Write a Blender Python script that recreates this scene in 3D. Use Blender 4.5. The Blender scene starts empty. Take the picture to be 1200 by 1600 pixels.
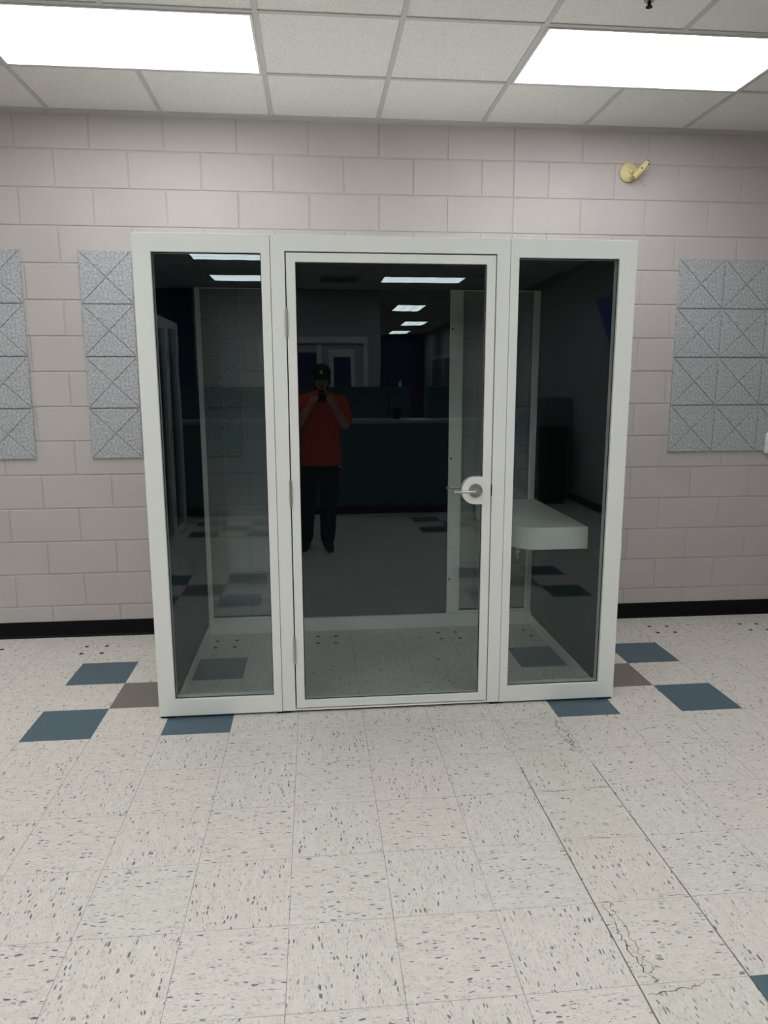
import bpy, bmesh, math, random
from mathutils import Vector, Matrix
R = math.radians
random.seed(7)
sc = bpy.context.scene
COL = sc.collection

# ---------------------------------------------------------------- objects
def tag(o, label=None, cat=None, group=None, kind=None):
    if label: o['label'] = label
    if cat: o['category'] = cat
    if group: o['group'] = group
    if kind: o['kind'] = kind
    return o

def empty(name, loc=(0, 0, 0), rz=0.0):
    o = bpy.data.objects.new(name, None)
    o.empty_display_size = .05
    COL.objects.link(o)
    o.location = loc
    o.rotation_euler = (0, 0, rz)
    return o

class MB:
    def __init__(s):
        s.bm = bmesh.new()
    def box(s, x0, x1, y0, y1, z0, z1, mi=0):
        v = [s.bm.verts.new(p) for p in ((x0, y0, z0), (x1, y0, z0), (x1, y1, z0), (x0, y1, z0),
                                         (x0, y0, z1), (x1, y0, z1), (x1, y1, z1), (x0, y1, z1))]
        for f in ((3, 2, 1, 0), (4, 5, 6, 7), (0, 1, 5, 4), (1, 2, 6, 5), (2, 3, 7, 6), (3, 0, 4, 7)):
            s.bm.faces.new([v[i] for i in f]).material_index = mi
        return s
    def prism(s, pts, y0, y1, mi=0, axis='y'):
        """outline pts (a,b) counter-clockwise seen from the front, extruded along axis"""
        def P(a, b, t):
            return (a, t, b) if axis == 'y' else ((a, b, t) if axis == 'z' else (t, a, b))
        A = [s.bm.verts.new(P(a, b, y0)) for a, b in pts]
        B = [s.bm.verts.new(P(a, b, y1)) for a, b in pts]
        n = len(pts)
        fs = [s.bm.faces.new(A), s.bm.faces.new(B[::-1])]
        for i in range(n):
            fs.append(s.bm.faces.new([A[i], B[i], B[(i + 1) % n], A[(i + 1) % n]]))
        for f in fs: f.material_index = mi
        return s
    def ring(s, x0, x1, z0, z1, a0, a1, b0, b1, y0, y1):
        """rectangular frame: outer x0..x1,z0..z1, opening a0..a1,b0..b1"""
        def loop(x0, x1, z0, z1, y):
            return [s.bm.verts.new((x, y, z)) for x, z in ((x0, z0), (x1, z0), (x1, z1), (x0, z1))]
        o0, i0 = loop(x0, x1, z0, z1, y0), loop(a0, a1, b0, b1, y0)
        o1, i1 = loop(x0, x1, z0, z1, y1), loop(a0, a1, b0, b1, y1)
        for k in range(4):
            j = (k + 1) % 4
            s.bm.faces.new((o0[k], o0[j], i0[j], i0[k]))
            s.bm.faces.new((o1[j], o1[k], i1[k], i1[j]))
            s.bm.faces.new((o0[j], o0[k], o1[k], o1[j]))
            s.bm.faces.new((i0[k], i0[j], i1[j], i1[k]))
        return s
    def cyl(s, a, b, r, r2=None, n=20, mi=0):
        a, b = Vector(a), Vector(b)
        r2 = r if r2 is None else r2
        d = (b - a).normalized()
        t = Vector((0, 0, 1)) if abs(d.z) < .9 else Vector((1, 0, 0))
        u = d.cross(t).normalized(); w = d.cross(u)
        A = [s.bm.verts.new(a + (u * math.cos(q) + w * math.sin(q)) * r) for q in [2 * math.pi * i / n for i in range(n)]]
        B = [s.bm.verts.new(b + (u * math.cos(q) + w * math.sin(q)) * r2) for q in [2 * math.pi * i / n for i in range(n)]]
        fs = [s.bm.faces.new(A[::-1]), s.bm.faces.new(B)]
        for i in range(n):
            fs.append(s.bm.faces.new((A[i], A[(i + 1) % n], B[(i + 1) % n], B[i])))
        for f in fs: f.material_index = mi
        return s
    def ball(s, c, r, sc_=(1, 1, 1), n=16, rot=None):
        m = Matrix.Translation(c) @ (rot or Matrix.Identity(4)) @ Matrix.Diagonal((r * sc_[0], r * sc_[1], r * sc_[2], 1))
        bmesh.ops.create_uvsphere(s.bm, u_segments=n, v_segments=max(6, n // 2 + 2), radius=1, matrix=m)
        return s
    def tube(s, pts, r, n=10):
        for i in range(len(pts) - 1):
            s.cyl(pts[i], pts[i + 1], r, n=n)
            if i: s.ball(pts[i], r, n=n)
        return s
    def build(s, name, mat, parent=None, bevel=0, segs=2, smooth=False):
        bmesh.ops.recalc_face_normals(s.bm, faces=s.bm.faces)
        me = bpy.data.meshes.new(name)
        s.bm.to_mesh(me); s.bm.free()
        for m in (mat if isinstance(mat, (list, tuple)) else [mat]): me.materials.append(m)
        o = bpy.data.objects.new(name, me)
        COL.objects.link(o)
        if parent: o.parent = parent
        if smooth:
            for p in me.polygons: p.use_smooth = True
        if bevel:
            b = o.modifiers.new('bevel', 'BEVEL'); b.width = bevel; b.segments = segs
            b.limit_method = 'ANGLE'; b.angle_limit = R(40); b.harden_normals = False
        if smooth == 'auto':
            try:
                me.set_sharp_from_angle(angle=R(35))
            except Exception: pass
        return o

def kids(o):
    return [c for c in bpy.data.objects if c.parent == o]
def copy_tree(o, parent=None):
    c = o.copy(); COL.objects.link(c); c.parent = parent
    for ch in kids(o): copy_tree(ch, c)
    return c

# ---------------------------------------------------------------- materials
def new_mat(name):
    m = bpy.data.materials.new(name); m.use_nodes = True
    nt = m.node_tree
    return m, nt, nt.nodes['Principled BSDF']
class G:
    """tiny node-graph writer"""
    def __init__(s, nt): s.nt = nt
    def n(s, t, **k):
        q = s.nt.nodes.new(t)
        for a, b in k.items(): setattr(q, a, b)
        return q
    def put(s, sock, v):
        if isinstance(v, bpy.types.NodeSocket): s.nt.links.new(v, sock)
        else: sock.default_value = v
    def m(s, op, a, b=0.0, c=None):
        q = s.n('ShaderNodeMath', operation=op)
        s.put(q.inputs[0], a); s.put(q.inputs[1], b)
        if c is not None: s.put(q.inputs[2], c)
        return q.outputs[0]
    def mix(s, f, a, b):
        q = s.n('ShaderNodeMix', data_type='RGBA')
        s.put(q.inputs[0], f); s.put(q.inputs[6], a); s.put(q.inputs[7], b)
        return q.outputs[2]
    def xyz(s, x, y, z):
        q = s.n('ShaderNodeCombineXYZ')
        for i, v in enumerate((x, y, z)): s.put(q.inputs[i], v)
        return q.outputs[0]
    def noise(s, vec, scale, detail=2, rough=.5):
        q = s.n('ShaderNodeTexNoise'); s.put(q.inputs['Vector'], vec)
        q.inputs['Scale'].default_value = scale; q.inputs['Detail'].default_value = detail
        q.inputs['Roughness'].default_value = rough
        return q.outputs[0]
    def ramp(s, f, a, b):
        q = s.n('ShaderNodeMapRange'); s.put(q.inputs[0], f)
        q.inputs[1].default_value = a; q.inputs[2].default_value = b
        return q.outputs[0]
    def bump(s, h, strength, dist, bsdf):
        q = s.n('ShaderNodeBump'); s.put(q.inputs['Height'], h)
        q.inputs['Strength'].default_value = strength; q.inputs['Distance'].default_value = dist
        s.nt.links.new(q.outputs[0], bsdf.inputs['Normal'])
        return q
def c4(c): return (c[0], c[1], c[2], 1.0)
def obj_coord(g):
    return g.n('ShaderNodeTexCoord').outputs['Object']

def paint(name, col, rough=.5, spec=.5, metal=0.0, bump=0.0, bscale=200.0, var=0.0, vscale=3.0):
    m, nt, b = new_mat(name); g = G(nt); co = obj_coord(g)
    base = c4(col)
    if var:
        n1 = g.ramp(g.noise(co, vscale, 3), .3, .7)
        b_ = g.mix(n1, c4([x * (1 - var) for x in col]), c4([min(1, x * (1 + var)) for x in col]))
        nt.links.new(b_, b.inputs['Base Color'])
    else:
        b.inputs['Base Color'].default_value = base
    b.inputs['Roughness'].default_value = rough
    b.inputs['Specular IOR Level'].default_value = spec
    b.inputs['Metallic'].default_value = metal
    if bump: g.bump(g.noise(co, bscale, 2), bump, .001, b)
    return m

M = {}
M['white'] = paint('white_powder_coat', (.74, .75, .715), .38, .45, bump=.05, bscale=900)
M['white_flat'] = paint('white_enamel', (.66, .67, .64), .5, .4, bump=.04, bscale=300)
M['black'] = paint('black_rubber', (.004, .004, .0045), .5, .12, bump=.1, bscale=90)
M['gap'] = paint('dark_gasket', (.01, .011, .012), .7, .3)
M['steel'] = paint('brushed_nickel', (.50, .47, .43), .34, .5, metal=1.0, bump=.1, bscale=400)
M['steel_dark'] = paint('satin_nickel_rose', (.36, .34, .31), .42, .5, metal=1.0, bump=.1, bscale=400)
M['hole'] = paint('dark_hole', (.03, .026, .022), .9, .1)
M['felt_dark'] = paint('charcoal_acoustic_felt', (.011, .012, .013), .95, .08, bump=.5, bscale=500, var=.15, vscale=90)
M['yellowed'] = paint('yellowed_plastic', (.60, .50, .25), .45, .4, bump=.05, bscale=120, var=.06, vscale=25)
M['box_white'] = paint('white_plastic', (.72, .72, .70), .35, .5)
M['teal'] = paint('teal_laminate', (.013, .078, .092), .45, .4, var=.1, vscale=6)
M['teal_top'] = paint('pale_laminate_top', (.22, .28, .30), .35, .4, var=.08, vscale=20)
M['navy'] = paint('navy_wall_paint', (.010, .022, .085), .6, .3, bump=.1, bscale=60)
M['grey_wall'] = paint('pale_grey_wall_paint', (.34, .33, .32), .7, .3, bump=.1, bscale=90)
M['cabinet'] = paint('dark_grey_cabinet', (.15, .16, .17), .5, .4)
M['cab_in'] = paint('teal_grey_interior', (.22, .31, .31), .5, .4)
M['blue_panel'] = paint('blue_panel', (.012, .04, .30), .4, .5)

def make_floor():
    m, nt, b = new_mat('vinyl_composition_tile'); g = G(nt)
    sep = g.n('ShaderNodeSeparateXYZ'); g.put(sep.inputs[0], obj_coord(g))
    T = .3048
    X, Y = sep.outputs[0], sep.outputs[1]
    u = g.m('DIVIDE', X, T); v = g.m('DIVIDE', Y, -T)
    ci, ri = g.m('FLOOR', u), g.m('FLOOR', v)
    fu, fv = g.m('SUBTRACT', u, ci), g.m('SUBTRACT', v, ri)
    par = g.m('FLOORED_MODULO', g.m('ADD', g.m('ADD', ci, ri), 1.0), 2.0)
    cm, rm = g.m('FLOORED_MODULO', ci, 8.0), g.m('FLOORED_MODULO', ri, 8.0)
    eq = lambda a, k: g.m('COMPARE', a, float(k), .1)
    blue = g.m('MULTIPLY', g.m('ADD', eq(cm, 0), eq(cm, 2)), g.m('ADD', eq(rm, 5), eq(rm, 7)))
    grey = g.m('MULTIPLY', eq(cm, 1), eq(rm, 6))
    wn = g.n('ShaderNodeTexWhiteNoise', noise_dimensions='3D'); g.put(wn.inputs[0], g.xyz(ci, ri, 3.3))
    rnd = wn.outputs[0]
    sx = g.m('ADD', X, g.m('MULTIPLY', rnd, 7.0)); sy = g.m('ADD', Y, g.m('MULTIPLY', rnd, 13.0))
    mixf = g.n('ShaderNodeMix', data_type='VECTOR')
    g.put(mixf.inputs[0], par)
    g.put(mixf.inputs[4], g.xyz(sx, sy, 0.0)); g.put(mixf.inputs[5], g.xyz(sy, sx, 0.0))
    P = mixf.outputs[1]
    # warp so that the chips are not perfectly parallel
    nz = g.n('ShaderNodeTexNoise'); g.put(nz.inputs['Vector'], P); nz.inputs['Scale'].default_value = 30
    va = g.n('ShaderNodeVectorMath', operation='MULTIPLY_ADD')
    g.put(va.inputs[0], nz.outputs['Color']); va.inputs[1].default_value = (.03, .016, 0); g.put(va.inputs[2], P)
    mp = g.n('ShaderNodeMapping'); g.put(mp.inputs[0], va.outputs[0]); mp.inputs['Scale'].default_value = (.30, 1, 1)
    Q = mp.outputs[0]
    def flecks(scale, lo, hi):
        q = g.n('ShaderNodeTexVoronoi'); g.put(q.inputs['Vector'], Q); q.inputs['Scale'].default_value = scale
        sp = g.n('ShaderNodeSeparateColor'); g.put(sp.inputs[0], q.outputs['Color'])
        thr = g.m('MULTIPLY', g.m('POWER', sp.outputs[0], 4.0), hi)
        return g.ramp(g.m('SUBTRACT', thr, q.outputs['Distance']), lo, lo + .06), sp.outputs[1]
    f1, r1 = flecks(140, .0, .50)
    f2, r2 = flecks(260, .0, .70)
    fine = g.ramp(g.noise(Q, 260, 3, .6), .36, .66)
    cloud = g.ramp(g.noise(Q, 45, 3, .6), .3, .7)
    tint = g.mix(rnd, (.640, .590, .535, 1), (.610, .588, .540, 1))
    base = g.mix(g.m('MULTIPLY', fine, .6), g.mix(cloud, (.52, .487, .44, 1), tint), (.74, .705, .65, 1))
    chip = g.mix(r1, (.06, .075, .085, 1), (.20, .20, .18, 1))
    base = g.mix(g.m('MULTIPLY', f2, .50), base, (.24, .25, .235, 1))
    base = g.mix(g.m('MULTIPLY', f1, .92), base, chip)
    bl = g.mix(fine, (.058, .100, .128, 1), (.085, .137, .168, 1))
    gr = g.mix(fine, (.150, .130, .115, 1), (.200, .176, .157, 1))
    base = g.mix(blue, base, bl); base = g.mix(grey, base, gr)
    # seams
    du = g.m('MINIMUM', fu, g.m('SUBTRACT', 1.0, fu)); dv = g.m('MINIMUM', fv, g.m('SUBTRACT', 1.0, fv))
    near = g.m('ADD', g.m('COMPARE', u, 7.0, .2), g.m('COMPARE', u, 8.0, .2))
    old = g.m('MULTIPLY', near, g.m('GREATER_THAN', v, 1.4))
    wob = g.noise(g.xyz(X, Y, 0.0), 9, 2)
    wu = g.m('ADD', g.m('MULTIPLY', wob, .0062), g.m('MULTIPLY', old, .0035))
    lu = g.m('LESS_THAN', du, wu); lv = g.m('LESS_THAN', dv, g.m('MULTIPLY', wob, .0052))
    seam = g.m('MAXIMUM', g.m('MULTIPLY', lu, g.m('ADD', .62, g.m('MULTIPLY', old, .3))), g.m('MULTIPLY', lv, .52))
    base = g.mix(seam, base, (.05, .045, .038, 1))
    # yellowed wax beside the old seam
    wax = g.m('MULTIPLY', g.ramp(g.m('ABSOLUTE', g.m('SUBTRACT', u, 7.45)), .62, .3), g.ramp(g.noise(g.xyz(X, Y, 0.0), 4, 3), .35, .65))
    wax = g.m('MULTIPLY', wax, g.m('MULTIPLY', g.m('GREATER_THAN', v, 0.0), .2))
    base = g.mix(wax, base, (.52, .50, .40, 1))
    nt.links.new(base, b.inputs['Base Color'])
    ro = g.ramp(g.noise(g.xyz(X, Y, 0.0), 3, 4), 0.0, 1.0)
    nt.links.new(g.m('ADD', .30, g.m('MULTIPLY', ro, .16)), b.inputs['Roughness'])
    b.inputs['Specular IOR Level'].default_value = .42
    h = g.m('SUBTRACT', g.m('MULTIPLY', g.noise(g.xyz(X, Y, 0.0), 14, 2), .3), seam)
    g.bump(h, .12, .002, b)
    return m
M['floor'] = make_floor()

def make_block():
    m, nt, b = new_mat('painted_concrete_block'); g = G(nt); co = obj_coord(g)
    n1 = g.ramp(g.noise(co, 2.2, 3), .3, .7)
    nt.links.new(g.mix(n1, (.430, .394, .382, 1), (.462, .424, .410, 1)), b.inputs['Base Color'])
    b.inputs['Roughness'].default_value = .5; b.inputs['Specular IOR Level'].default_value = .35
    q = g.n('ShaderNodeTexVoronoi', feature='SMOOTH_F1'); g.put(q.inputs['Vector'], co); q.inputs['Scale'].default_value = 75
    h = g.m('ADD', g.noise(co, 110, 4, .6), g.m('MULTIPLY', q.outputs['Distance'], .7))
    g.bump(h, .6, .0022, b)
    return m
M['block'] = make_block()

def make_felt():
    m, nt, b = new_mat('marled_grey_felt'); g = G(nt); co = obj_coord(g)
    n1 = g.ramp(g.noise(co, 80, 3, .65), .38, .62)
    n2 = g.ramp(g.noise(co, 420, 2), .3, .7)
    c = g.mix(n1, (.215, .228, .236, 1), (.445, .460, .468, 1))
    c = g.mix(g.m('MULTIPLY', n2, .35), c, (.53, .54, .54, 1))
    nt.links.new(c, b.inputs['Base Color'])
    b.inputs['Roughness'].default_value = .95; b.inputs['Specular IOR Level'].default_value = .1
    g.bump(g.noise(co, 500, 2), .4, .001, b)
    return m
M['felt'] = make_felt()

def make_ceiling_tile():
    m, nt, b = new_mat('mineral_fibre_ceiling_tile'); g = G(nt); co = obj_coord(g)
    n1 = g.ramp(g.noise(co, 170, 3, .6), .34, .5)
    n3 = g.ramp(g.noise(co, 1.3, 2), .3, .7)
    c = g.mix(n1, (.60, .583, .56, 1), (.80, .78, .75, 1))
    c = g.mix(g.m('MULTIPLY', n3, .2), c, (.72, .70, .67, 1))
    nt.links.new(c, b.inputs['Base Color'])
    b.inputs['Roughness'].default_value = .9; b.inputs['Specular IOR Level'].default_value = .15
    g.bump(n1, .5, .002, b)
    return m
M['ctile'] = make_ceiling_tile()
M['tbar'] = paint('grey_white_grid_metal', (.52, .505, .49), .5, .4)

def make_glass(name, tint, wav):
    """clear pane: each face passes tinted light and mirrors its Fresnel share"""
    m = bpy.data.materials.new(name); m.use_nodes = True
    nt = m.node_tree; g = G(nt)
    for n_ in list(nt.nodes):
        if n_.type == 'BSDF_PRINCIPLED': nt.nodes.remove(n_)
    out = [n_ for n_ in nt.nodes if n_.type == 'OUTPUT_MATERIAL'][0]
    tr = g.n('ShaderNodeBsdfTransparent'); tr.inputs[0].default_value = c4(tint)
    gl = g.n('ShaderNodeBsdfGlossy'); gl.inputs['Roughness'].default_value = 0.0
    gl.inputs[0].default_value = (.84, .97, 1, 1)
    bp = g.n('ShaderNodeBump'); bp.inputs['Strength'].default_value = 1.0; bp.inputs['Distance'].default_value = wav
    mp = g.n('ShaderNodeMapping'); g.put(mp.inputs[0], obj_coord(g)); mp.inputs['Scale'].default_value = (1, 1, .55)
    g.put(bp.inputs['Height'], g.noise(mp.outputs[0], 9, 1))
    nt.links.new(bp.outputs[0], gl.inputs['Normal'])
    lw = g.n('ShaderNodeLayerWeight')
    f = g.m('ADD', .042, g.m('MULTIPLY', g.m('POWER', lw.outputs['Facing'], 5.0), .95))
    # Layer Weight with blend .5 returns 1-|cos|
    mx = g.n('ShaderNodeMixShader'); g.put(mx.inputs[0], f)
    nt.links.new(tr.outputs[0], mx.inputs[1]); nt.links.new(gl.outputs[0], mx.inputs[2])
    nt.links.new(mx.outputs[0], out.inputs[0])
    return m
M['glass'] = make_glass('tinted_glass', (.85, .875, .87), .00009)
M['glass_clear'] = make_glass('clear_glass', (.90, .92, .92), .00008)

LUM = 9.0
def make_diffuser():
    m, nt, b = new_mat('prismatic_light_diffuser'); g = G(nt)
    sep = g.n('ShaderNodeSeparateXYZ'); g.put(sep.inputs[0], obj_coord(g))
    b.inputs['Base Color'].default_value = (.8, .8, .8, 1); b.inputs['Roughness'].default_value = .4
    # three tubes glow through as soft bands
    t = g.m('ABSOLUTE', g.m('COSINE', g.m('MULTIPLY', sep.outputs[1], 3 * math.pi / .59)))
    s = g.m('MULTIPLY', g.m('ADD', .8, g.m('MULTIPLY', t, .3)), LUM)
    b.inputs['Emission Color'].default_value = (.965, .99, 1.0, 1)
    nt.links.new(s, b.inputs['Emission Strength'])
    return m
M['lamp'] = make_diffuser()

# ---------------------------------------------------------------- room shell
YW = 1.3824; H = 3.0415; XL, XR, YF = -4.0, 4.75, -19.2
def struct(mb, name, mat, parent=None, **k):
    o = mb.build(name, mat, parent, **k)
    if not parent: o['kind'] = 'structure'
    return o
floor = struct(MB().box(XL - .2, XR + .2, YF - .2, YW + .2, -.1, 0), 'floor', M['floor'])

# back wall of painted blocks with raked joints
def block_wall():
    mb = MB(); bm = mb.bm
    mb.box(XL, XR, YW + .0048, YW + .2, 0, H + .1)
    j, bv = .0028, .0042
    z0 = 2.8396
    CJ = 2.525
    k = 0
    zt = H + .02
    zlines = [H + .02] + [z0 - .2032 * i for i in range(14)] + [-.01]
    for r in range(len(zlines) - 1):
        za, zb = zlines[r + 1], zlines[r]
        off = 0 if r % 2 == 0 else .2032
        xs = [x for x in [-.3099 + off + .4064 * i for i in range(-12, 14)] if XL < x < XR]
        xs = [x for x in xs if abs(x - CJ) > .05] + [CJ, XL, XR]
        xs = sorted(xs)
        for a, c in zip(xs[:-1], xs[1:]):
            x0, x1, q0, q1 = a + j, c - j, za + j, zb - j
            if q1 - q0 < .02: continue
            o = [bm.verts.new((x, YW + .0050, z)) for x, z in ((x0, q0), (x1, q0), (x1, q1), (x0, q1))]
            mid = [bm.verts.new((x, YW + .0012, z)) for x, z in ((x0 + bv * .45, q0 + bv * .45), (x1 - bv * .45, q0 + bv * .45), (x1 - bv * .45, q1 - bv * .45), (x0 + bv * .45, q1 - bv * .45))]
            i = [bm.verts.new((x, YW, z)) for x, z in ((x0 + bv, q0 + bv), (x1 - bv, q0 + bv), (x1 - bv, q1 - bv), (x0 + bv, q1 - bv))]
            bm.faces.new(i)
            for k2 in range(4):
                l = (k2 + 1) % 4
                bm.faces.new((o[k2], o[l], mid[l], mid[k2])); bm.faces.new((mid[k2], mid[l], i[l], i[k2]))
    return mb
wall_back = struct(block_wall(), 'wall_back', M['block'])
struct(MB().box(XR, XR + .2, YF - .2, YW + .2, -.05, H + .1), 'wall_right', M['grey_wall'])
struct(MB().box(XL - .2, XL, YF - .2, YW + .2, -.05, H + .1), 'wall_left', M['grey_wall'])
struct(MB().box(XL - .2, XR + .2, YF - .2, YF, -.05, H + .1), 'wall_front', M['navy'])
# partition wall of the office behind the reception counter, with its end
YP = -8.6
struct(MB().box(-.55, 2.42, YP - .14, YP, 0, H), 'wall_office', M['grey_wall'])
struct(MB().box(XL, -.55, YP - .14, YP, 0, H), 'wall_office_side', M['navy'])
def baseboard(name, pts_box):
    return struct(MB().box(*pts_box), name, M['black'], bevel=.003)
def cove_base():
    mb = MB()
    prof = [(YW, 0), (YW - .014, 0), (YW - .013, .004), (YW - .008, .012), (YW - .0062, .02), (YW - .006, .098), (YW - .004, .1016), (YW, .1016)]
    mb.prism(prof[::-1], XL, XR, axis='x')
    return mb
struct(cove_base(), 'baseboard_back', M['black'])
baseboard('baseboard_right', (XR - .008, XR, YF, YW - .02, 0, .1016))
baseboard('baseboard_left', (XL, XL + .008, YF, YW - .02, 0, .1016))

# ceiling: tile plane, grid of T-bars, wall angle
ceiling = struct(MB().box(XL - .2, XR + .2, YF - .2, YW + .2, H + .004, H + .1), 'ceiling', M['ctile'])
CX0, CY1, P2 = -.1092, YW - .5762, .6096
def tbars():
    mb = MB(); w = .0118
    k = math.floor((XL - CX0) / P2)
    while CX0 + k * P2 < XR:
        x = CX0 + k * P2
        if x > XL: mb.box(x - w, x + w, YF, YW, H - .0015, H + .006)
        k += 1
    k = 0
    while CY1 - k * P2 > YF:
        y = CY1 - k * P2
        mb.box(XL, XR, y - w, y + w, H - .0012, H + .006)
        k += 1
    return mb
tbars().build('ceiling_grid', M['tbar'], ceiling)
struct(MB().box(XL, XR, YW - .020, YW - .0002, H - .003, H + .004).box(XL, XR, YW - .0035, YW - .0002, H - .016, H - .003), 'trim_1', M['tbar'])

# ---------------------------------------------------------------- ceiling lights
def light_proto(w, d, name='ceiling_light'):
    root = empty(name, (0, 0, 0))
    MB().ring(-w / 2, w / 2, -d / 2, d / 2, -w / 2 + .014, w / 2 - .014, -d / 2 + .014, d / 2 - .014, 0, .012)
    f = MB()
    a, c = w / 2, d / 2
    for (x0, x1, y0, y1) in ((-a, a, -c, -c + .012), (-a, a, c - .012, c), (-a, -a + .012, -c + .012, c - .012), (a - .012, a, -c + .012, c - .012)):
        f.box(x0, x1, y0, y1, -.006, .004)
    f.build('light_frame', M['white_flat'], root, bevel=.001)
    MB().box(-a + .012, a - .012, -c + .012, c - .012, -.0035, .003).build('diffuser', M['lamp'], root)
    return root
def cx(k): return CX0 + (k + 1) * P2
def cy(k): return CY1 - (k + .5) * P2
lights = []
w, d = 2 * P2 - .026, P2 - .026
proto = light_proto(w, d)
spots = [(0, 0, 'wide ceiling light above the left side of the booth'),
         (4, 0, 'wide ceiling light above the wall sensor and the right side of the booth')]
names = {3: 'added unseen fill row before the photographer', 6: 'added unseen fill row behind the photographer', 10: 'first row seen mirrored above the counter', 13: 'second row seen mirrored, nearest the office wall'}
for k in (3, 6, 10, 13):  # first two rows are unseen, added so the front fixtures can be dimmer
    for c_ in (0, 4):
        side = 'over the mirrored booth side' if c_ == 0 else 'over the display cabinet side'
        spots.append((c_, k, 'wide ceiling light %s, %s' % (names[k], side)))
for k, nm in ((0, 'beside the block wall'), (3, 'second from the block wall'), (6, 'level with the photographer'), (10, 'level with the counter')):  # unseen left column, added to spread more light through the room
    spots.append((-4, k, 'added unseen fill light by the left wall, ' + nm))
first = True
for c_, k, lab in spots:
    o = proto if first else copy_tree(proto)
    first = False
    o.location = (cx(c_), cy(k), H)
    tag(o, lab, 'ceiling light', 'rectangular lights in the ceiling grid')
for x, y, lab in ((3.24, -11.3, 'nearest to the office wall corner'), (3.85, -15.0, 'in the middle of the far corridor'), (3.85, -17.9, 'closest to the navy end wall')):
    kx = round((x - CX0) / P2 - .5); ky = round((CY1 - y) / P2)
    o = copy_tree(proto); o.rotation_euler.z = R(90)
    o.location = (CX0 + (kx + .5) * P2, CY1 - ky * P2, H)
    tag(o, 'lengthwise ceiling light mirrored in the door glass, ' + lab, 'ceiling light', 'rectangular lights in the ceiling grid')

# other things on the ceiling
r_ = empty('sprinkler_head', (2.674, -.035, H)); tag(r_, 'small dark metal sprinkler head on a ceiling tile above the right light', 'sprinkler')
MB().cyl((0, 0, -.004), (0, 0, .002), .019, .022, 24).build('escutcheon', M['steel_dark'], r_)
MB().cyl((0, 0, -.022), (0, 0, -.004), .007, n=12).cyl((0, 0, -.026), (0, 0, -.023), .013, n=16).build('nozzle', M['hole'], r_)
r_ = empty('air_vent', (1.72, -7.45, H)); tag(r_, 'dark square air vent in the ceiling, mirrored above the office window', 'vent')
mb = MB()
for i in range(9): mb.box(-.27, .27, -.26 + i * .06, -.235 + i * .06, -.008, -.002)
mb.build('louver', M['cabinet'], r_)
mb = MB()
for a in ((-.3, .3, -.3, -.27), (-.3, .3, .27, .3), (-.3, -.27, -.27, .27), (.27, .3, -.27, .27)): mb.box(*a, -.008, .002)
mb.build('vent_frame', M['tbar'], r_)
r_ = MB().cyl((0, 0, -.03), (0, 0, .002), .045, .065, 24).build('smoke_detector', M['box_white']); r_.location = (2.27, -7.05, H)
tag(r_, 'small round white smoke detector mirrored in the upper door glass', 'smoke detector')
for x, y, l in ((3.72, -6.95, 'nearer'), (3.5, -9.6, 'farther')):
    r_ = MB().cyl((0, 0, -.006), (0, 0, .002), .13, .135, 32).build('ceiling_speaker', M['teal_top']); r_.location = (x, y, H)
    tag(r_, 'round pale ceiling speaker mirrored in the door, the %s of two' % l, 'speaker', 'round speakers in the ceiling')

# ---------------------------------------------------------------- acoustic tiles
def felt_tile():
    S = .2955; t = .012; mb = MB(); bm = mb.bm
    h = S / 2; g_ = .0036; bv = .0030
    mb.box(-h, h, -.006, 0, -h, h)
    C = [(-h, -h), (h, -h), (h, h), (-h, h)]
    for k in range(4):
        A, B = Vector(C[k]), Vector(C[(k + 1) % 4]); O = Vector((0, 0))
        cen = (A + B + O) / 3
        def inset(d):
            pts = []
            tri = [A, B, O]
            for i in range(3):
                p, q, r2 = tri[i], tri[(i + 1) % 3], tri[i - 1]
                e1 = (q - p).normalized(); e2 = (r2 - p).normalized()
                bis = (e1 + e2).normalized(); s = math.sin(e1.angle(e2) / 2)
                dd = d
                pts.append(p + bis * dd / s)
            return pts
        lo, hi = inset(g_ * .35), inset(g_ * .35 + bv)
        L0 = [bm.verts.new((p.x, -.0045, p.y)) for p in lo]
        L1 = [bm.verts.new((p.x, -t + .0022, p.y)) for p in lo]
        L2 = [bm.verts.new((p.x, -t, p.y)) for p in hi]
        bm.faces.new(L2)
        for i in range(3):
            j = (i + 1) % 3
            bm.faces.new((L0[i], L0[j], L1[j], L1[i])); bm.faces.new((L1[i], L1[j], L2[j], L2[i]))
    return mb.build('acoustic_tile', M['felt'])
tile0 = felt_tile(); used = False
cols = [(-.4735, 'in the column cut by the left photo edge'), (.1435, 'in the full column left of the booth'),
        (.7375, 'seen through the left window of the booth'), (2.515, 'seen dimly through the right window of the booth'),
        (3.7335, 'in the right block, column nearest the booth'), (4.0305, 'in the right block, middle column'), (4.3275, 'in the right block, column at the photo edge')]
rows = [(2.1535, 'top one'), (1.856, 'second from the top'), (1.5565, 'second from the bottom'), (1.2575, 'bottom one')]
for x, cl in cols:
    for z, rl in rows:
        o = tile0 if not used else tile0.copy()
        if used: COL.objects.link(o)
        used = True
        o.location = (x, YW, z)
        tag(o, 'grey felt tile, %s %s' % (rl, cl), 'acoustic tile', 'grooved felt acoustic tiles on the block wall')

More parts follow.
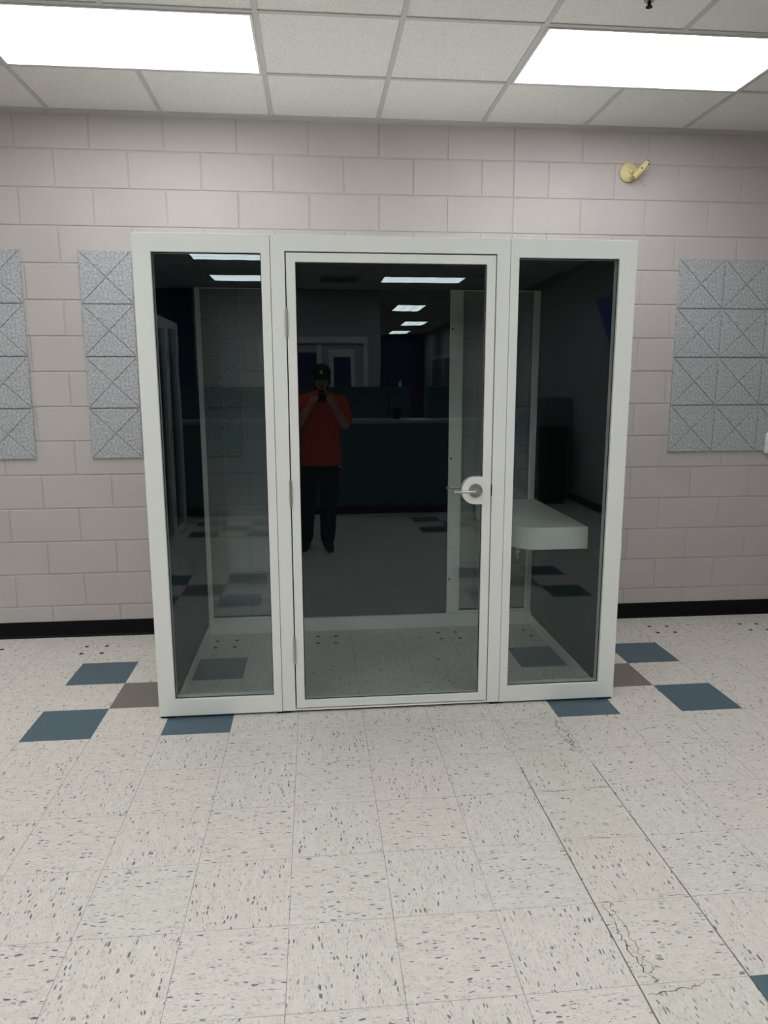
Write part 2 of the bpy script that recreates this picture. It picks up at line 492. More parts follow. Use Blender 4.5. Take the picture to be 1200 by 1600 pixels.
# ---------------------------------------------------------------- wall sensor, box
s_ = empty('motion_sensor', (3.226, YW, 2.792)); tag(s_, 'yellowed plastic motion sensor on a round base high on the block wall', 'sensor')
mb = MB().cyl((0, 0, 0), (0, -.014, 0), .056, .054, 40).cyl((0, -.014, 0), (0, -.020, 0), .054, .044, 40)
mb.build('base_plate', M['yellowed'], s_, smooth='auto')
MB().cyl((.012, -.018, .004), (.045, -.060, .0), .012, n=16).ball((.012, -.02, .004), .016).build('swivel_arm', M['yellowed'], s_, smooth=True)
mb = MB().cyl((.016, -.055, -.038), (.088, -.080, .042), .0190, .0185, 28)
mb.build('sensor_barrel', M['yellowed'], s_, bevel=.003, smooth='auto')
MB().cyl((.0876, -.0797, .0415), (.0895, -.0803, .0436), .0150, n=20).build('lens', M['hole'], s_)
MB().ball((.048, -.0855, .006), .0045).build('adjusting_screw', M['hole'], s_)
MB().ball((.084, -.0975, .026), .004).build('adjusting_screw', M['hole'], s_)
MB().cyl((.028, -.055, -.025), (.088, -.060, -.088), .0026, n=10).build('antenna_wire', M['steel'], s_)

b_ = empty('thermostat', (4.279, YW - .012, 1.1625)); tag(b_, 'white plastic control box on the felt tiles at the right photo edge', 'control box')
MB().box(-.042, .042, -.028, 0, -.066, .066).build('housing', M['box_white'], b_, bevel=.007, segs=3)
MB().box(-.024, .03, -.030, -.027, -.053, -.042).build('slot', M['hole'], b_, bevel=.002)
MB().box(-.02, .03, -.0292, -.027, .0, .04).build('display_window', M['cabinet'], b_)

# ---------------------------------------------------------------- floor marks
holes = [(-.06, 1.188), (.056, 1.187), (-.058, 1.072), (.058, 1.07), (.707, 1.205), (.825, 1.209), (.71, 1.093), (.823, 1.092),
         (1.319, 1.226), (1.43, 1.22), (1.318, 1.107), (1.426, 1.1), (2.073, 1.219), (2.185, 1.22), (2.077, 1.108), (2.191, 1.107),
         (2.62, 1.211), (2.64, 1.103), (2.0, .776), (3.449, 1.195), (3.563, 1.187), (3.45, 1.078), (3.562, 1.075), (4.058, 1.183),
         (4.168, 1.175), (4.059, 1.066), (4.172, 1.063), (-.55, 1.192)]
for x, y in holes:
    MB().cyl((x, y, -.003), (x, y, .0006), .0125 if x != 2.0 else .008, n=16).build('anchor_hole', M['hole'], floor)
def crack(pts, w=.0012, jit=.006, n=26):
    pts = [Vector((p[0], p[1], 0)) for p in pts]
    path = []
    for a, c in zip(pts[:-1], pts[1:]):
        m_ = max(3, int((c - a).length / .012))
        for i in range(m_):
            p = a.lerp(c, i / m_)
            if path: p += Vector((random.uniform(-jit, jit), random.uniform(-jit, jit), 0))
            path.append(p)
    path.append(pts[-1])
    mb = MB(); L = []
    for i, p in enumerate(path):
        d_ = (path[min(i + 1, len(path) - 1)] - path[max(i - 1, 0)]).normalized(); nrm = Vector((-d_.y, d_.x, 0))
        ww = w * random.uniform(.35, 1.0) * (.3 if i in (0, len(path) - 1) else 1)
        L.append([mb.bm.verts.new(p + nrm * ww + Vector((0, 0, .0004))), mb.bm.verts.new(p - nrm * ww + Vector((0, 0, .0004)))])
    for a, c in zip(L[:-1], L[1:]): mb.bm.faces.new((a[0], a[1], c[1], c[0]))
    mb.build('tile_crack', M['crack'], floor)
M['crack'] = paint('dirt_filled_crack', (.085, .072, .055), .9, .1)
T = .3048
for pts, w, jt in [
    ([(7.93, .04), (7.90, .35), (7.96, .62), (7.90, .93), (7.99, .99)], .0022, .012), ([(7.90, .3), (7.84, .55), (7.88, .9)], .0014, .008),
    ([(7.86, .7), (7.95, .8), (7.86, .98), (7.97, 1.05), (7.93, 1.12)], .002, .010), ([(7.05, .15), (7.06, .75), (7.2, .99)], .0010, .003),
    ([(7.05, 1.97), (7.25, 2.02), (7.55, 1.98)], .0018, .005), ([(7.7, 1.97), (7.98, 1.98)], .0016, .004),
    ([(7.02, 2.98), (7.12, 2.95), (7.10, 3.05), (7.04, 3.0)], .0013, .006), ([(7.2, 2.97), (7.6, 2.99)], .0010, .004),
    ([(7.05, 3.97), (7.16, 3.99), (7.12, 4.12), (7.2, 4.15)], .0014, .007), ([(7.67, 4.0), (7.74, 3.95), (7.98, 3.98)], .0016, .004),
    ([(7.08, 4.02), (7.09, 4.3), (7.08, 4.6), (7.11, 4.85), (7.2, 4.97)], .0019, .007), ([(7.14, 4.1), (7.17, 4.45), (7.17, 4.7), (7.13, 4.85)], .0012, .007),
    ([(7.04, 5.1), (7.25, 5.09), (7.5, 5.06), (7.6, 4.99)], .0014, .005), ([(7.1, 4.55), (7.2, 4.8), (7.15, 4.96)], .0009, .006)]:
    crack([(a * T, -c * T) for a, c in pts], w, jt)

# ---------------------------------------------------------------- the booth
BX, BY = 1.672, .165
def X_(x): return x - BX
def booth():
    root = empty('meeting_booth', (BX, BY, 0))
    W = M['white']
    def glaze(parent, a0, a1, b0, b1, y, mat=None, e=.004):
        MB().box(a0 - e, a1 + e, y, y + .008, b0 - e, b1 + e).build('glass_pane', mat or M['glass'], parent)
        MB().ring(a0 - .003, a1 + .003, b0 - .003, b1 + .003, a0 + .0035, a1 - .0035, b0 + .0035, b1 - .0035, y - .003, y - .0002).build('gasket', M['gap'], parent)
    # two fixed windows
    for x0, x1, a0, a1, b0, b1 in ((.572, 1.1442, .648, 1.1055, .092, 2.097), (2.1955, 2.772, 2.2345, 2.693, .090, 2.0935)):
        f = MB().ring(X_(x0), X_(x1), .011, 2.1735, X_(a0), X_(a1), b0, b1, 0, .062).build('window_frame', W, root, bevel=.0018)
        glaze(f, X_(a0), X_(a1), b0, b1, .019)
    # door frame and threshold
    f = MB().ring(X_(1.1462), X_(2.1938), .013, 2.172, X_(1.2065), X_(2.1345), .0195, 2.1065, 0, .062).build('door_frame', W, root, bevel=.0015)
    MB().ring(X_(1.2065), X_(2.1345), .0195, 2.1065, X_(1.222), X_(2.120), .033, 2.092, .047, .060).build('door_stop', M['gap'], f)
    # rubber feet
    for x in (.60, 1.14, 2.17, 2.72):
        MB().box(X_(x) - .02, X_(x) + .045, .006, .055, 0, .013).build('foot', M['gap'], root)
    MB().box(X_(.59), X_(2.755), .02, .05, 0.0, .0115).build('floor_seal', M['gap'], root)
    # door
    dr = MB().ring(X_(1.2118), X_(2.1302), .0245, 2.1005, X_(1.2510), X_(2.0905), .061, 2.063, .001, .044).build('door', W, root, bevel=.0015)
    glaze(dr, X_(1.2510), X_(2.0905), .061, 2.063, .017)
    for z0, z1 in ((1.750, 1.869), (1.001, 1.118), (.252, .375)):
        h = MB(); n = 5; L = (z1 - z0) / n
        for i in range(n): h.cyl((X_(1.2092), -.006, z0 + i * L + .0006), (X_(1.2092), -.006, z0 + (i + 1) * L - .0006), .0062, n=18)
        h.cyl((X_(1.2092), -.006, z0 - .003), (X_(1.2092), -.006, z1 + .003), .0045, n=14)
        h.box(X_(1.2075), X_(1.2109), -.004, .012, z0, z1)
        h.build('hinge', M['steel'], dr, smooth='auto')
    # rounded lock plate growing out of the right stile, front and back
    lx, lz, lr = 2.0575, 1.0585, .0640
    pts = [(X_(2.0925), lz - lr)] + [(X_(2.0925), lz + lr)] + [(X_(lx) + lr * math.cos(q), lz + lr * math.sin(q)) for q in [R(90 + 180 * i / 24) for i in range(25)]]
    MB().prism(pts, -.0005, .0155).build('lock_plate', W, dr, bevel=.0012)
    MB().prism(pts, .0265, .045).build('lock_plate', W, dr, bevel=.0012)
    hub = (X_(2.057), 1.0605)
    MB().cyl((hub[0], -.0005, lz + .001), (hub[0], -.009, lz + .001), .0325, .0310, 40).build('rose', M['steel_dark'], dr, smooth='auto')
    MB().cyl((hub[0], .045, lz), (hub[0], .053, lz), .0325, .031, 40).build('rose', M['steel_dark'], dr, smooth='auto')
    def lever(sy, y0, name):
        l = MB()
        ye = y0 + sy * .046
        l.cyl((hub[0], y0, hub[1]), (hub[0], ye, hub[1]), .0100, n=20)
        l.cyl((hub[0], ye - sy * .008, hub[1]), (hub[0], ye + sy * .004, hub[1]), .0125, n=24)
        pts_ = [(hub[0], ye - sy * .003, hub[1]), (hub[0] - .03, ye - sy * .0005, hub[1] + .0005), (hub[0] - .075, ye, hub[1] + .001), (hub[0] - .108, ye - sy * .004, hub[1] + .001), (hub[0] - .117, ye - sy * .014, hub[1] + .001)]
        l.tube(pts_, .0068, 14)
        return l.build(name, M['steel'], dr, smooth='auto')
    lever(-1, -.009, 'lever_handle'); lever(1, .053, 'lever_handle')
    MB().box(X_(2.1300), X_(2.1350), -.002, .012, 1.035, 1.085).build('latch', M['hole'], dr)
    # sides: white skin, charcoal lining, white bottom rail
    for s in (-1, 1):
        a = lambda d0, d1: (BX + s * d0 - BX, BX + s * d1 - BX)
        def bx_(d0, d1, *r, **k):
            x0, x1 = sorted(a(d0, d1)); return MB().box(x0, x1, *r, **k)
        sp = bx_(1.046, 1.0995, .0625, 1.198, .012, 2.1735).build('side_panel', W, root, bevel=.002)
        bx_(1.028, 1.0458, .063, 1.165, .07, 2.099).build('acoustic_lining', M['felt_dark'], sp)
        bx_(1.022, 1.0458, .063, 1.165, .002, .068).build('bottom_rail', W, sp, bevel=.002)
    br = MB().box(X_(2.7716), X_(2.7795), .012, .030, .700, .802).build('mounting_bracket', M['box_white'], root, bevel=.001)
    for z in (.709, .793): MB().cyl((X_(2.7755), .0125, z), (X_(2.7755), .0105, z), .0028, n=10).build('screw', M['hole'], br)
    # back: rail, stiles, posts, dark middle panel, two windows
    bk = MB().box(X_(.626), X_(2.718), 1.150, 1.190, .002, .090).build('back_rail', W, root, bevel=.002)
    yb = 1.165
    for i, (x0, x1) in enumerate(((.640, .664), (1.121, 1.198), (2.146, 2.2225), (2.668, 2.700))):
        p_ = MB().box(X_(x0), X_(x1), yb, 1.190, .090, 2.099).build('back_post', W, root, bevel=.002)
        if i == 2:
            for z in (1.872, 1.089, .316):
                MB().cyl((X_(x0) + .016, yb + .002, z), (X_(x0) + .016, yb - .002, z), .0062, n=14).build('bolt', M['hole'], p_)
            for z in (1.675, 1.29, .52):
                for dx in (.014, .056): MB().cyl((X_(x0) + dx, yb + .001, z), (X_(x0) + dx, yb - .001, z), .003, n=10).build('small_screw', M['hole'], p_)
    MB().box(X_(1.198), X_(2.146), yb + .008, 1.188, .090, 2.099).build('back_panel', M['felt_dark'], root)
    for x0, x1 in ((.664, 1.121), (2.2225, 2.668)):
        f = MB().ring(X_(x0), X_(x1), .090, 2.099, X_(x0) + .007, X_(x1) - .007, .104, 2.094, yb + .008, 1.186).build('back_window', W, root, bevel=.001)
        MB().box(X_(x0) + .004, X_(x1) - .004, yb + .010, yb + .017, .098, 2.096).build('glass_pane', M['glass_clear'], f)
        MB().box(X_(x0) + .007, X_(x1) - .007, yb + .0085, yb + .010, .104, .113).build('gasket', M['gap'], f)
    # roof
    rf = MB().box(X_(.5725), X_(2.7715), .0625, 1.198, 2.108, 2.1735).build('roof', W, root, bevel=.002)
    MB().box(X_(.63), X_(2.714), .0625, 1.19, 2.0995, 2.1075).build('ceiling_lining', M['felt_dark'], rf)
    # desk shelf on the right side with a rounded corner
    x0, x1, y0, y1, rr = X_(2.322), X_(2.6995), .238, 1.150, .125
    pts = [(x1, y0), (x1, y1), (x0, y1)] + [(x0 + rr - rr * math.cos(R(90 * i / 16)), y0 + rr - rr * math.sin(R(90 * i / 16))) for i in range(17)]
    ds = MB().prism(pts, .714, .828, axis='z').build('desk_shelf', W, root, bevel=.0015, smooth='auto')
    k = MB(); kx, ky = X_(2.352), .300
    k.cyl((kx, ky, .714), (kx, ky, .706), .007, n=14)
    k.cyl((kx, ky - .0012, .693), (kx, ky + .0012, .693), .011, n=20).box(kx - .0028, kx + .0028, ky - .001, ky + .001, .655, .690).box(kx, kx + .006, ky - .001, ky + .001, .657, .662).box(kx - .003, kx + .003, ky - .001, ky + .001, .690, .712)
    k.build('key', M['steel'], ds)
    return root
b1 = booth()
tag(b1, 'white framed glass meeting booth with hinged door standing against the block wall', 'booth')
b2 = copy_tree(b1)
clear2 = make_glass('tinted_glass_flat', (.85, .875, .87), 0.0)
def reglass(o):
    for c in kids(o):
        if c.type == 'MESH' and c.name.startswith('glass_pane'):
            c.material_slots[0].link = 'OBJECT'; c.material_slots[0].material = clear2
        reglass(c)
reglass(b2)
b2.location = (-.085, -3.40, 0); b2.rotation_euler = (0, 0, R(90))
tag(b2, 'second white framed booth mirrored at the left edge of the left window', 'booth')

# ---------------------------------------------------------------- reception area seen in the glass
rc = empty('reception_counter', (1.0, -5.17, 0)); tag(rc, 'long teal reception counter with black kick board mirrored in the door', 'counter')
MB().box(-2.5, 2.35, -.60, 0, .095, 1.085).build('front_panel', M['teal'], rc)
MB().box(-2.5, 2.35, -.60, .006, 0, .095).build('kick_board', M['black'], rc)
MB().box(-2.5, 2.37, -.62, .025, 1.085, 1.122).build('countertop', M['teal_top'], rc, bevel=.004)
up = MB().box(-2.5, 1.27, -.86, -.60, 0, 1.49).build('upper_ledge', M['teal'], rc)
MB().box(-2.5, 1.28, -.88, -.58, 1.49, 1.515).build('ledge_top', M['teal'], up, bevel=.003)
MB().box(1.29, 1.545, -.84, -.60, 0, 1.51).build('pillar_unit', M['teal'], rc)
up2 = MB().box(1.80, 2.35, -.86, -.60, 0, 1.49).build('upper_ledge', M['teal'], rc)
MB().box(1.79, 2.36, -.88, -.58, 1.49, 1.515).build('ledge_top', M['teal'], up2, bevel=.003)
bt = empty('pump_bottle', (2.42, -5.88, 1.51)); tag(bt, 'small clear pump bottle on the teal pillar of the counter', 'bottle')
MB().cyl((0, 0, 0), (0, 0, .06), .02, .018, 20).cyl((0, 0, .06), (0, 0, .068), .018, .008, 20).build('bottle_body', M['box_white'], bt)
MB().cyl((0, 0, .068), (0, 0, .085), .004, n=10).box(-.004, .03, -.004, .004, .083, .091).build('pump', M['box_white'], bt)
cp = MB().cyl((0, 0, 0), (0, 0, .14), .045, .055, 20).build('black_cup', M['black']); cp.location = (2.33, -5.40, 1.123)
tag(cp, 'black cup standing on the lower counter beside the teal pillar', 'cup')
# office window and door in the partition
w_ = empty('window_1', (1.0, YP, 0)); w_['kind'] = 'structure'
M['trimw'] = paint('white_trim', (.55, .56, .56), .5, .4)
fr = MB()
fr.ring(-.55, 1.22, .9, 2.30, -.48, 1.14, .95, 2.20, .001, .05)
fr.box(.38, .47, .001, .05, .95, 2.20)
fr.build('window_frame', M['trimw'], w_)
MB().box(-.48, .38, .002, .010, .95, 2.05).build('window_pane', M['navy'], w_)
MB().box(.47, 1.14, .002, .010, .95, 2.20).build('window_pane', M['grey_wall'], w_)
dn = MB().ring(.58, 1.0, .95, 2.10, .66, .94, .95, 1.98, .010, .03).build('inner_door_frame', M['trimw'], w_)
MB().box(.66, .94, .011, .016, .95, 1.98).build('inner_door_pane', M['navy'], w_)
w_ = empty('window_2', (XR, -16.0, 0)); w_['kind'] = 'structure'
MB().box(-.02, -.001, -1.5, 2.4, 1.0, 2.2).build('window_pane', M['cabinet'], w_)
MB().box(-.04, -.001, -1.6, -1.5, .95, 2.3).box(-.04, -.001, 2.4, 2.5, .95, 2.3).box(-.04, -.001, -1.5, 2.4, 2.2, 2.3).box(-.04, -.021, .4, .5, 1.0, 2.2).build('window_frame', M['trimw'], w_)
# display cabinet and bin by the right wall
dc = empty('display_cabinet', (XR - .26, -6.86, 0)); tag(dc, 'dark grey cabinet with a glass front mirrored in the right window of the booth', 'cabinet')
MB().box(-.14, .25, -.86, .92, 0, 1.36).build('cabinet_body', M['cabinet'], dc, bevel=.004)
fd = MB().box(-.152, -.141, -.68, .56, .24, 1.17).build('cabinet_door', M['cab_in'], dc)
MB().box(-.158, -.153, -.66, .54, .26, 1.15).build('glass_pane', M['glass_clear'], fd)
bn = MB().prism([(-.13, 0), (.13, 0), (.15, 1.0), (-.15, 1.0)], -.15, .15, axis='y').build('waste_bin', M['black'], bevel=.01); bn.location = (XR - .32, -5.76, 0)
tag(bn, 'tall black bin standing beside the dark grey cabinet', 'bin')
# slanted blue board on the right wall
bb = MB().prism([(-5.26, 2.54), (-4.2, 2.54), (-4.2, 1.55), (-4.83, 2.05)][::-1], XR - .03, XR, axis='x').build('wall_board', M['blue_panel'])
tag(bb, 'blue board with a slanted edge high on the side wall, mirrored at right', 'board')

# ---------------------------------------------------------------- the photographer (mirrored in the door)
M['skin'] = paint('skin', (.42, .24, .17), .5, .4, var=.08, vscale=30)
M['shirt'] = paint('orange_red_knit', (.50, .055, .032), .85, .2, bump=.3, bscale=400, var=.08, vscale=14)
M['trousers'] = paint('black_cotton', (.012, .013, .016), .9, .2, bump=.3, bscale=300)
M['leather'] = paint('black_leather', (.010, .010, .010), .45, .4)
M['hair'] = paint('dark_hair', (.018, .012, .009), .8, .2, bump=.6, bscale=600)
M['cap'] = paint('black_cap_twill', (.010, .010, .012), .85, .2, bump=.3, bscale=500)
M['cap_mark'] = paint('white_embroidery', (.75, .75, .75), .8, .2)
M['eye'] = paint('eye_white', (.7, .7, .68), .2, .5)
M['phone'] = paint('black_phone_shell', (.012, .012, .014), .25, .5)
M['lens_glass'] = paint('phone_lens', (.02, .02, .03), .05, .6)

def fuse(name, mat, parent, chains, blobs=(), voxel=.006, smooth=6, cut=None):
    """one continuous skin over tapered limbs: chains of (point, radius[, flatten]) and ellipsoids"""
    mb = MB()
    for ch in chains:
        for (a, ra), (b_, rb) in zip(ch[:-1], ch[1:]):
            a, b_ = Vector(a), Vector(b_)
            mb.cyl(a, b_, ra, rb, n=20)
        for a, ra in ch: mb.ball(a, ra, n=16)
    for c, s_, *rot in blobs:
        mb.ball(c, 1.0, s_, n=24, rot=rot[0] if rot else None)
    o = mb.build(name + '_tmp', mat)
    rm = o.modifiers.new('r', 'REMESH'); rm.mode = 'VOXEL'; rm.voxel_size = voxel
    sm = o.modifiers.new('s', 'SMOOTH'); sm.iterations = smooth; sm.factor = .5
    bpy.context.view_layer.update()
    me = bpy.data.meshes.new_from_object(o.evaluated_get(bpy.context.evaluated_depsgraph_get()))
    bpy.data.objects.remove(o)
    if cut:
        bm = bmesh.new(); bm.from_mesh(me)
        for co, no in cut:
            g_ = bm.verts[:] + bm.edges[:] + bm.faces[:]
            r_ = bmesh.ops.bisect_plane(bm, geom=g_, plane_co=co, plane_no=no, clear_outer=True)
            ed = [e for e in r_['geom_cut'] if isinstance(e, bmesh.types.BMEdge)]
            if ed: bmesh.ops.holes_fill(bm, edges=ed)
        bm.to_mesh(me); bm.free()
    me.name = name
    for p in me.polygons: p.use_smooth = True
    q = bpy.data.objects.new(name, me); COL.objects.link(q)
    if parent: q.parent = parent
    return q

def person():
    root = empty('person', (1.385, -3.33, 0))
    Hd = Vector((.010, .045, 1.585))                       # middle of the head
    tilt = Matrix.Rotation(R(-14), 4, 'X')
    def hp(x, y, z): return Hd + (tilt @ Vector((x, y, z)))
    legs, tor, arms, fing = [], [], [], []
    ank = {}
    for s in (-1, 1):
        hip = (s * .092 - .02, -.005, .90); knee = (s * .105 - .04, .025 if s > 0 else .01, .49); an = (-.165, -.02, .085) if s < 0 else (.045, .03, .085)
        legs.append([(hip, .088), ((s * .10 - .03, .01, .70), .075), (knee, .054), ((s * .105 - .05, -.005, .36), .056), (an, .036)])
        legs.append([(an, .036), ((an[0] + s * .012, an[1] + .09, .045), .034), ((an[0] + s * .018, an[1] + .15, .030), .028)])
        legs.append([((an[0], an[1] - .03, .035), .033), (an, .034)])
        ank[s] = an
    tor = [[((0, 0, .93), .115), ((0, .0, 1.05), .112), ((0, .005, 1.20), .118), ((0, .0, 1.34), .112), ((0, -.01, 1.42), .075)],
           [((-.07, 0, .95), .095), ((-.06, 0, 1.08), .09), ((-.085, 0, 1.22), .098), ((-.10, -.01, 1.34), .088)],
           [((.07, 0, .95), .095), ((.06, 0, 1.08), .09), ((.085, 0, 1.22), .098), ((.10, -.01, 1.34), .088)],
           [((-.175, -.01, 1.385), .058), ((0, -.02, 1.43), .05), ((.175, -.01, 1.385), .058)],
           [((0, -.012, 1.42), .062), (tuple(hp(0, -.03, -.07)), .056)]]
    # arms bent up to the phone
    ph = Vector((.012, .235, 1.425))
    sho = {-1: (-.185, -.01, 1.385), 1: (.185, -.01, 1.385)}
    elb = {-1: (-.235, .085, 1.150), 1: (.225, .085, 1.175)}
    wri = {-1: (-.095, .195, 1.350), 1: (.115, .195, 1.350)}
    for s in (-1, 1):
        S, E_, W_ = Vector(sho[s]), Vector(elb[s]), Vector(wri[s])
        arms.append([(S, .056), (S.lerp(E_, .5), .049), (E_, .039), (E_.lerp(W_, .3), .042), (W_, .026)])
        # palm beside and behind the phone, four fingers wrapped to its far face, thumb near the screen
        base = ph + Vector((s * .083, -.002, -.010))
        arms.append([(W_, .026), (W_.lerp(base, .45) + Vector((s * .006, 0, 0)), .027), (base + Vector((s * .006, -.006, -.018)), .026), (base + Vector((s * .002, -.002, .012)), .021)])
        L = (.92, 1.0, .95, .76)
        for i in range(4):
            z = .030 - i * .0195
            k = L[i]
            r0 = base + Vector((0, .008, z))
            p1 = r0 + Vector((-s * .004 * k, .026 * k, .003)); p2 = r0 + Vector((-s * .026 * k, .031 * k, .004)); p3 = r0 + Vector((-s * .046 * k, .025 * k, .003))
            fing.append([(r0, .0100), (p1, .0092), (p2, .0084), (p3, .0072)])
        t0 = base + Vector((s * .004, -.018, -.014)); t1 = base + Vector((-s * .014, -.026, .004)); t2 = base + Vector((-s * .036, -.023, .012))
        fing.append([(t0, .0130), (t1, .0105), (t2, .0088)])
    blobs = [(hp(0, -.012, .035), (.076, .094, .092), tilt), (hp(0, .018, -.035), (.062, .072, .078), tilt), (hp(0, .055, -.078), (.030, .026, .024), tilt),
             (hp(0, .088, -.012), (.0115, .017, .026), tilt), (hp(0, .100, -.026), (.0155, .013, .0115), tilt),
             (hp(-.030, .076, .022), (.024, .012, .008), tilt), (hp(.030, .076, .022), (.024, .012, .008), tilt),
             (hp(-.076, -.005, -.012), (.010, .020, .032), tilt), (hp(.076, -.005, -.012), (.010, .020, .032), tilt),
             (hp(0, .086, -.050), (.024, .009, .006), tilt), (hp(0, .084, -.060), (.020, .009, .006), tilt),
             (hp(-.040, .052, -.022), (.024, .026, .022), tilt), (hp(.040, .052, -.022), (.024, .026, .022), tilt)]
    body = fuse('body', M['skin'], root, legs + tor + arms + fing, blobs, voxel=.0045, smooth=3)
    for s in (-1, 1):
        MB().ball(hp(s * .030, .073, .008), .0115, n=14).build('eye', M['eye'], body, smooth=True)
        MB().ball(hp(s * .030, .0815, .008), .0048, n=10).build('iris', M['hole'], body, smooth=True)
    # polo shirt with short sleeves and collar
    T_ = [[(a, r + .020) for a, r in ch] for ch in tor[:3]] + [[(a, r + .012) for a, r in tor[3]]]
    T_ += [[((-.02, .0, .68), .132), ((0, .005, .96), .134)], [((-.112, 0, .68), .116), ((-.085, 0, .97), .112)], [((.078, 0, .68), .116), ((.072, 0, .97), .110)],
           [((0, .03, 1.02), .118), ((0, .025, 1.16), .118)]]
    for s in (-1, 1):
        S, E_ = Vector(sho[s]), Vector(elb[s])
        T_.append([(S, .068), (S.lerp(E_, .45), .071), (S.lerp(E_, .74), .076)])
    cuts = [((0, 0, .80), (0, 0, -1))]
    shirt = fuse('polo_shirt', M['shirt'], body, T_, [], .006, 5, cut=cuts)
    col_ = MB()
    N = 28
    for (r0, z0, r1, z1) in ((.074, 1.455, .092, 1.425),):
        A = []; B = []
        for i in range(N + 1):
            q = R(112 + (316) * i / N)
            A.append(col_.bm.verts.new((r0 * math.cos(q), -.012 + r0 * math.sin(q), z0 + .012 * math.sin(-q))))
            B.append(col_.bm.verts.new((r1 * 1.05 * math.cos(q), -.010 + r1 * math.sin(q), z1 + .016 * math.sin(-q))))
        for i in range(N): col_.bm.faces.new((A[i], A[i + 1], B[i + 1], B[i]))
    co = col_.build('collar', M['shirt'], body); so = co.modifiers.new('t', 'SOLIDIFY'); so.thickness = .006
    # trousers, belt, boots
    Tr = []
    for s in (-1, 1):
        a = ank[s]
        Tr.append([((s * .088 - .02, -.005, .90), .102), ((s * .098 - .03, .008, .70), .094), ((s * .103 - .042, .012, .49), .082), ((s * .104 - .052, .0, .28), .078), ((a[0], a[1] + .006, .12), .070)])
    Tr.append([((-.06, 0, .93), .116), ((.03, 0, .93), .116)])
    tr = fuse('trousers', M['trousers'], body, Tr, [((0, -.045, .885), (.15, .10, .10))], .006, 5, cut=[((0, 0, .045), (0, 0, -1)), ((0, 0, 1.0), (0, 0, 1))])
    MB().cyl((.165, .045, .90), (.168, .048, .80), .006, n=10).ball((.168, .048, .79), .014).build('key_clip', M['steel'], body)
    for s in (-1, 1):
        a = ank[s]
        bo = fuse('boot', M['leather'], body, [[((a[0], a[1] - .005, .12), .050), ((a[0], a[1] - .01, .055), .048), ((a[0] + s * .012, a[1] + .09, .046), .044), ((a[0] + s * .020, a[1] + .165, .034), .036)],
                  [((a[0], a[1] - .035, .045), .042), ((a[0] + s * .01, a[1] + .07, .035), .042)]], [], .005, 4, cut=[((0, 0, .0), (0, 0, -1))])
    # hair, beard, cap
    fuse('hair', M['hair'], body, [], [(hp(0, -.030, .030), (.081, .086, .088), tilt), (hp(0, -.060, -.03), (.068, .050, .055), tilt),
         (hp(-.073, .02, -.01), (.009, .012, .035), tilt), (hp(.073, .02, -.01), (.009, .012, .035), tilt)], .005, 3)
    fuse('beard', M['hair'], body, [], [(hp(0, .060, -.083), (.034, .026, .024), tilt), (hp(-.050, .030, -.060), (.018, .035, .030), tilt), (hp(.050, .030, -.060), (.018, .035, .030), tilt),
         (hp(0, .092, -.042), (.026, .007, .005), tilt)], .0045, 3)
    cp_ = fuse('cap', M['cap'], body, [], [(hp(0, -.012, .058), (.088, .104, .088), tilt)], .005, 3, cut=[(hp(0, 0, .045), (tilt @ Vector((0, 0, -1))))])
    br = MB(); N = 18; top = []; 
    for i in range(N + 1):
        q = R(15 + 150 * i / N)
        x, y = math.cos(q), math.sin(q)
        zz = .050 - .018 * abs(x) ** 2
        top.append((br.bm.verts.new(hp(.080 * x, .068 * y - .0, zz)), br.bm.verts.new(hp(.084 * x, .070 + .085 * y - .02, zz - .012))))
    for a, c in zip(top[:-1], top[1:]): br.bm.faces.new((a[0], a[1], c[1], c[0]))
    bo = br.build('brim', M['cap'], cp_); so = bo.modifiers.new('t', 'SOLIDIFY'); so.thickness = .004
    mk = MB()
    def cap_pt(u, w): # on the front of the cap
        x = u; z = .085 + w
        y = -.012 + .104 * math.sqrt(max(0, 1 - (x / .088) ** 2 - ((z - .058) / .088) ** 2)) + .0015
        return hp(x, y, z)
    for seg in (((-.016, -.012), (-.004, .020)), ((-.004, .020), (.012, -.012)), ((-.012, -.002), (.010, .004)), ((.004, .018), (.018, .010))):
        mk.cyl(cap_pt(*seg[0]), cap_pt(*seg[1]), .0028, n=8)
    mk.build('cap_emblem', M['cap_mark'], cp_)
    tag(root, 'person in orange-red polo shirt and black cap holding up a phone, mirrored in the door', 'person')
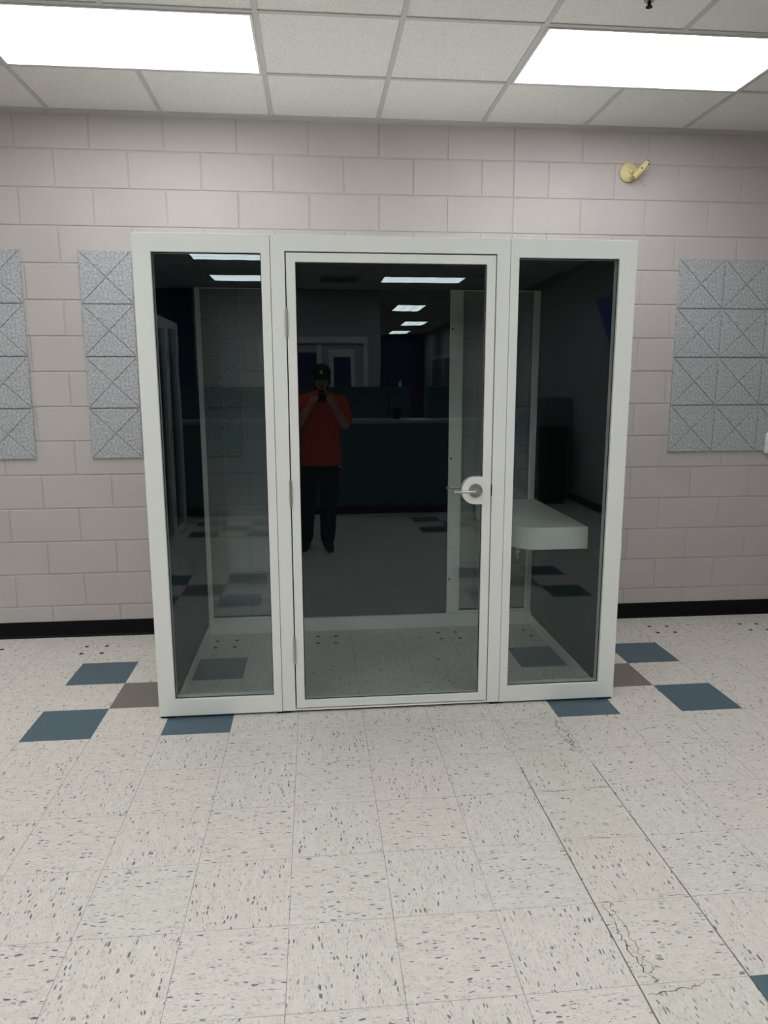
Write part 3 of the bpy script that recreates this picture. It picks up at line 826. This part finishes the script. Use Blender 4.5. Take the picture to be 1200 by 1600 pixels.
    # phone held level in both hands
    p = empty('smartphone', Vector((1.385, -3.33, 0)) + ph)
    MB().box(-.076, .076, -.0042, .0042, -.0365, .0365).build('phone_body', M['phone'], p, bevel=.0035, segs=3)
    MB().box(-.073, .073, -.0050, -.0043, -.0335, .0335).build('screen', M['lens_glass'], p)
    cb = MB().box(.040, .070, .0043, .0058, .002, .032).build('camera_bump', M['phone'], p, bevel=.001)
    for i, (x, z) in enumerate(((.048, .024), (.048, .010), (.062, .017))):
        MB().cyl((x, .0058, z), (x, .0075, z), .0058, n=18).build('lens', M['lens_glass'], cb)
    tag(p, 'black smartphone held sideways in both hands of the photographer', 'phone')
person()

# ---------------------------------------------------------------- camera, world
cam_d = bpy.data.cameras.new('camera'); cam = bpy.data.objects.new('camera', cam_d); COL.objects.link(cam)
px_, py_, pz_ = 1.3181, -3.1002, 1.5457
pitch, roll, yaw = -.1747, .0023, -.0957
Rz = Matrix.Rotation(yaw, 4, 'Z'); Rx = Matrix.Rotation(pitch, 4, 'X'); Ry = Matrix.Rotation(roll, 4, 'Y')
cam.matrix_world = Matrix.Translation((px_, py_, pz_)) @ Rz @ Rx @ Ry @ Matrix.Rotation(R(90), 4, 'X')
cam_d.sensor_fit = 'HORIZONTAL'; cam_d.sensor_width = 36.0
cam_d.lens = 1132.2944 / 1200 * 36.0
cam_d.clip_start = .02; cam_d.clip_end = 100
sc.camera = cam
wd = bpy.data.worlds.new('world'); sc.world = wd; wd.use_nodes = True
wd.node_tree.nodes['Background'].inputs[0].default_value = (.5, .5, .5, 1)
wd.node_tree.nodes['Background'].inputs[1].default_value = 0.0
vs = sc.view_settings
sc.display_settings.display_device = 'sRGB'
vs.view_transform = 'Standard'; vs.look = 'None'; vs.exposure = 0.0; vs.gamma = 1.0; vs.use_curve_mapping = False
cy_ = sc.cycles
cy_.max_bounces = 12; cy_.diffuse_bounces = 6; cy_.glossy_bounces = 6; cy_.transparent_max_bounces = 24; cy_.transmission_bounces = 8
cy_.use_denoising = True
cy_.sample_clamp_indirect = 8.0
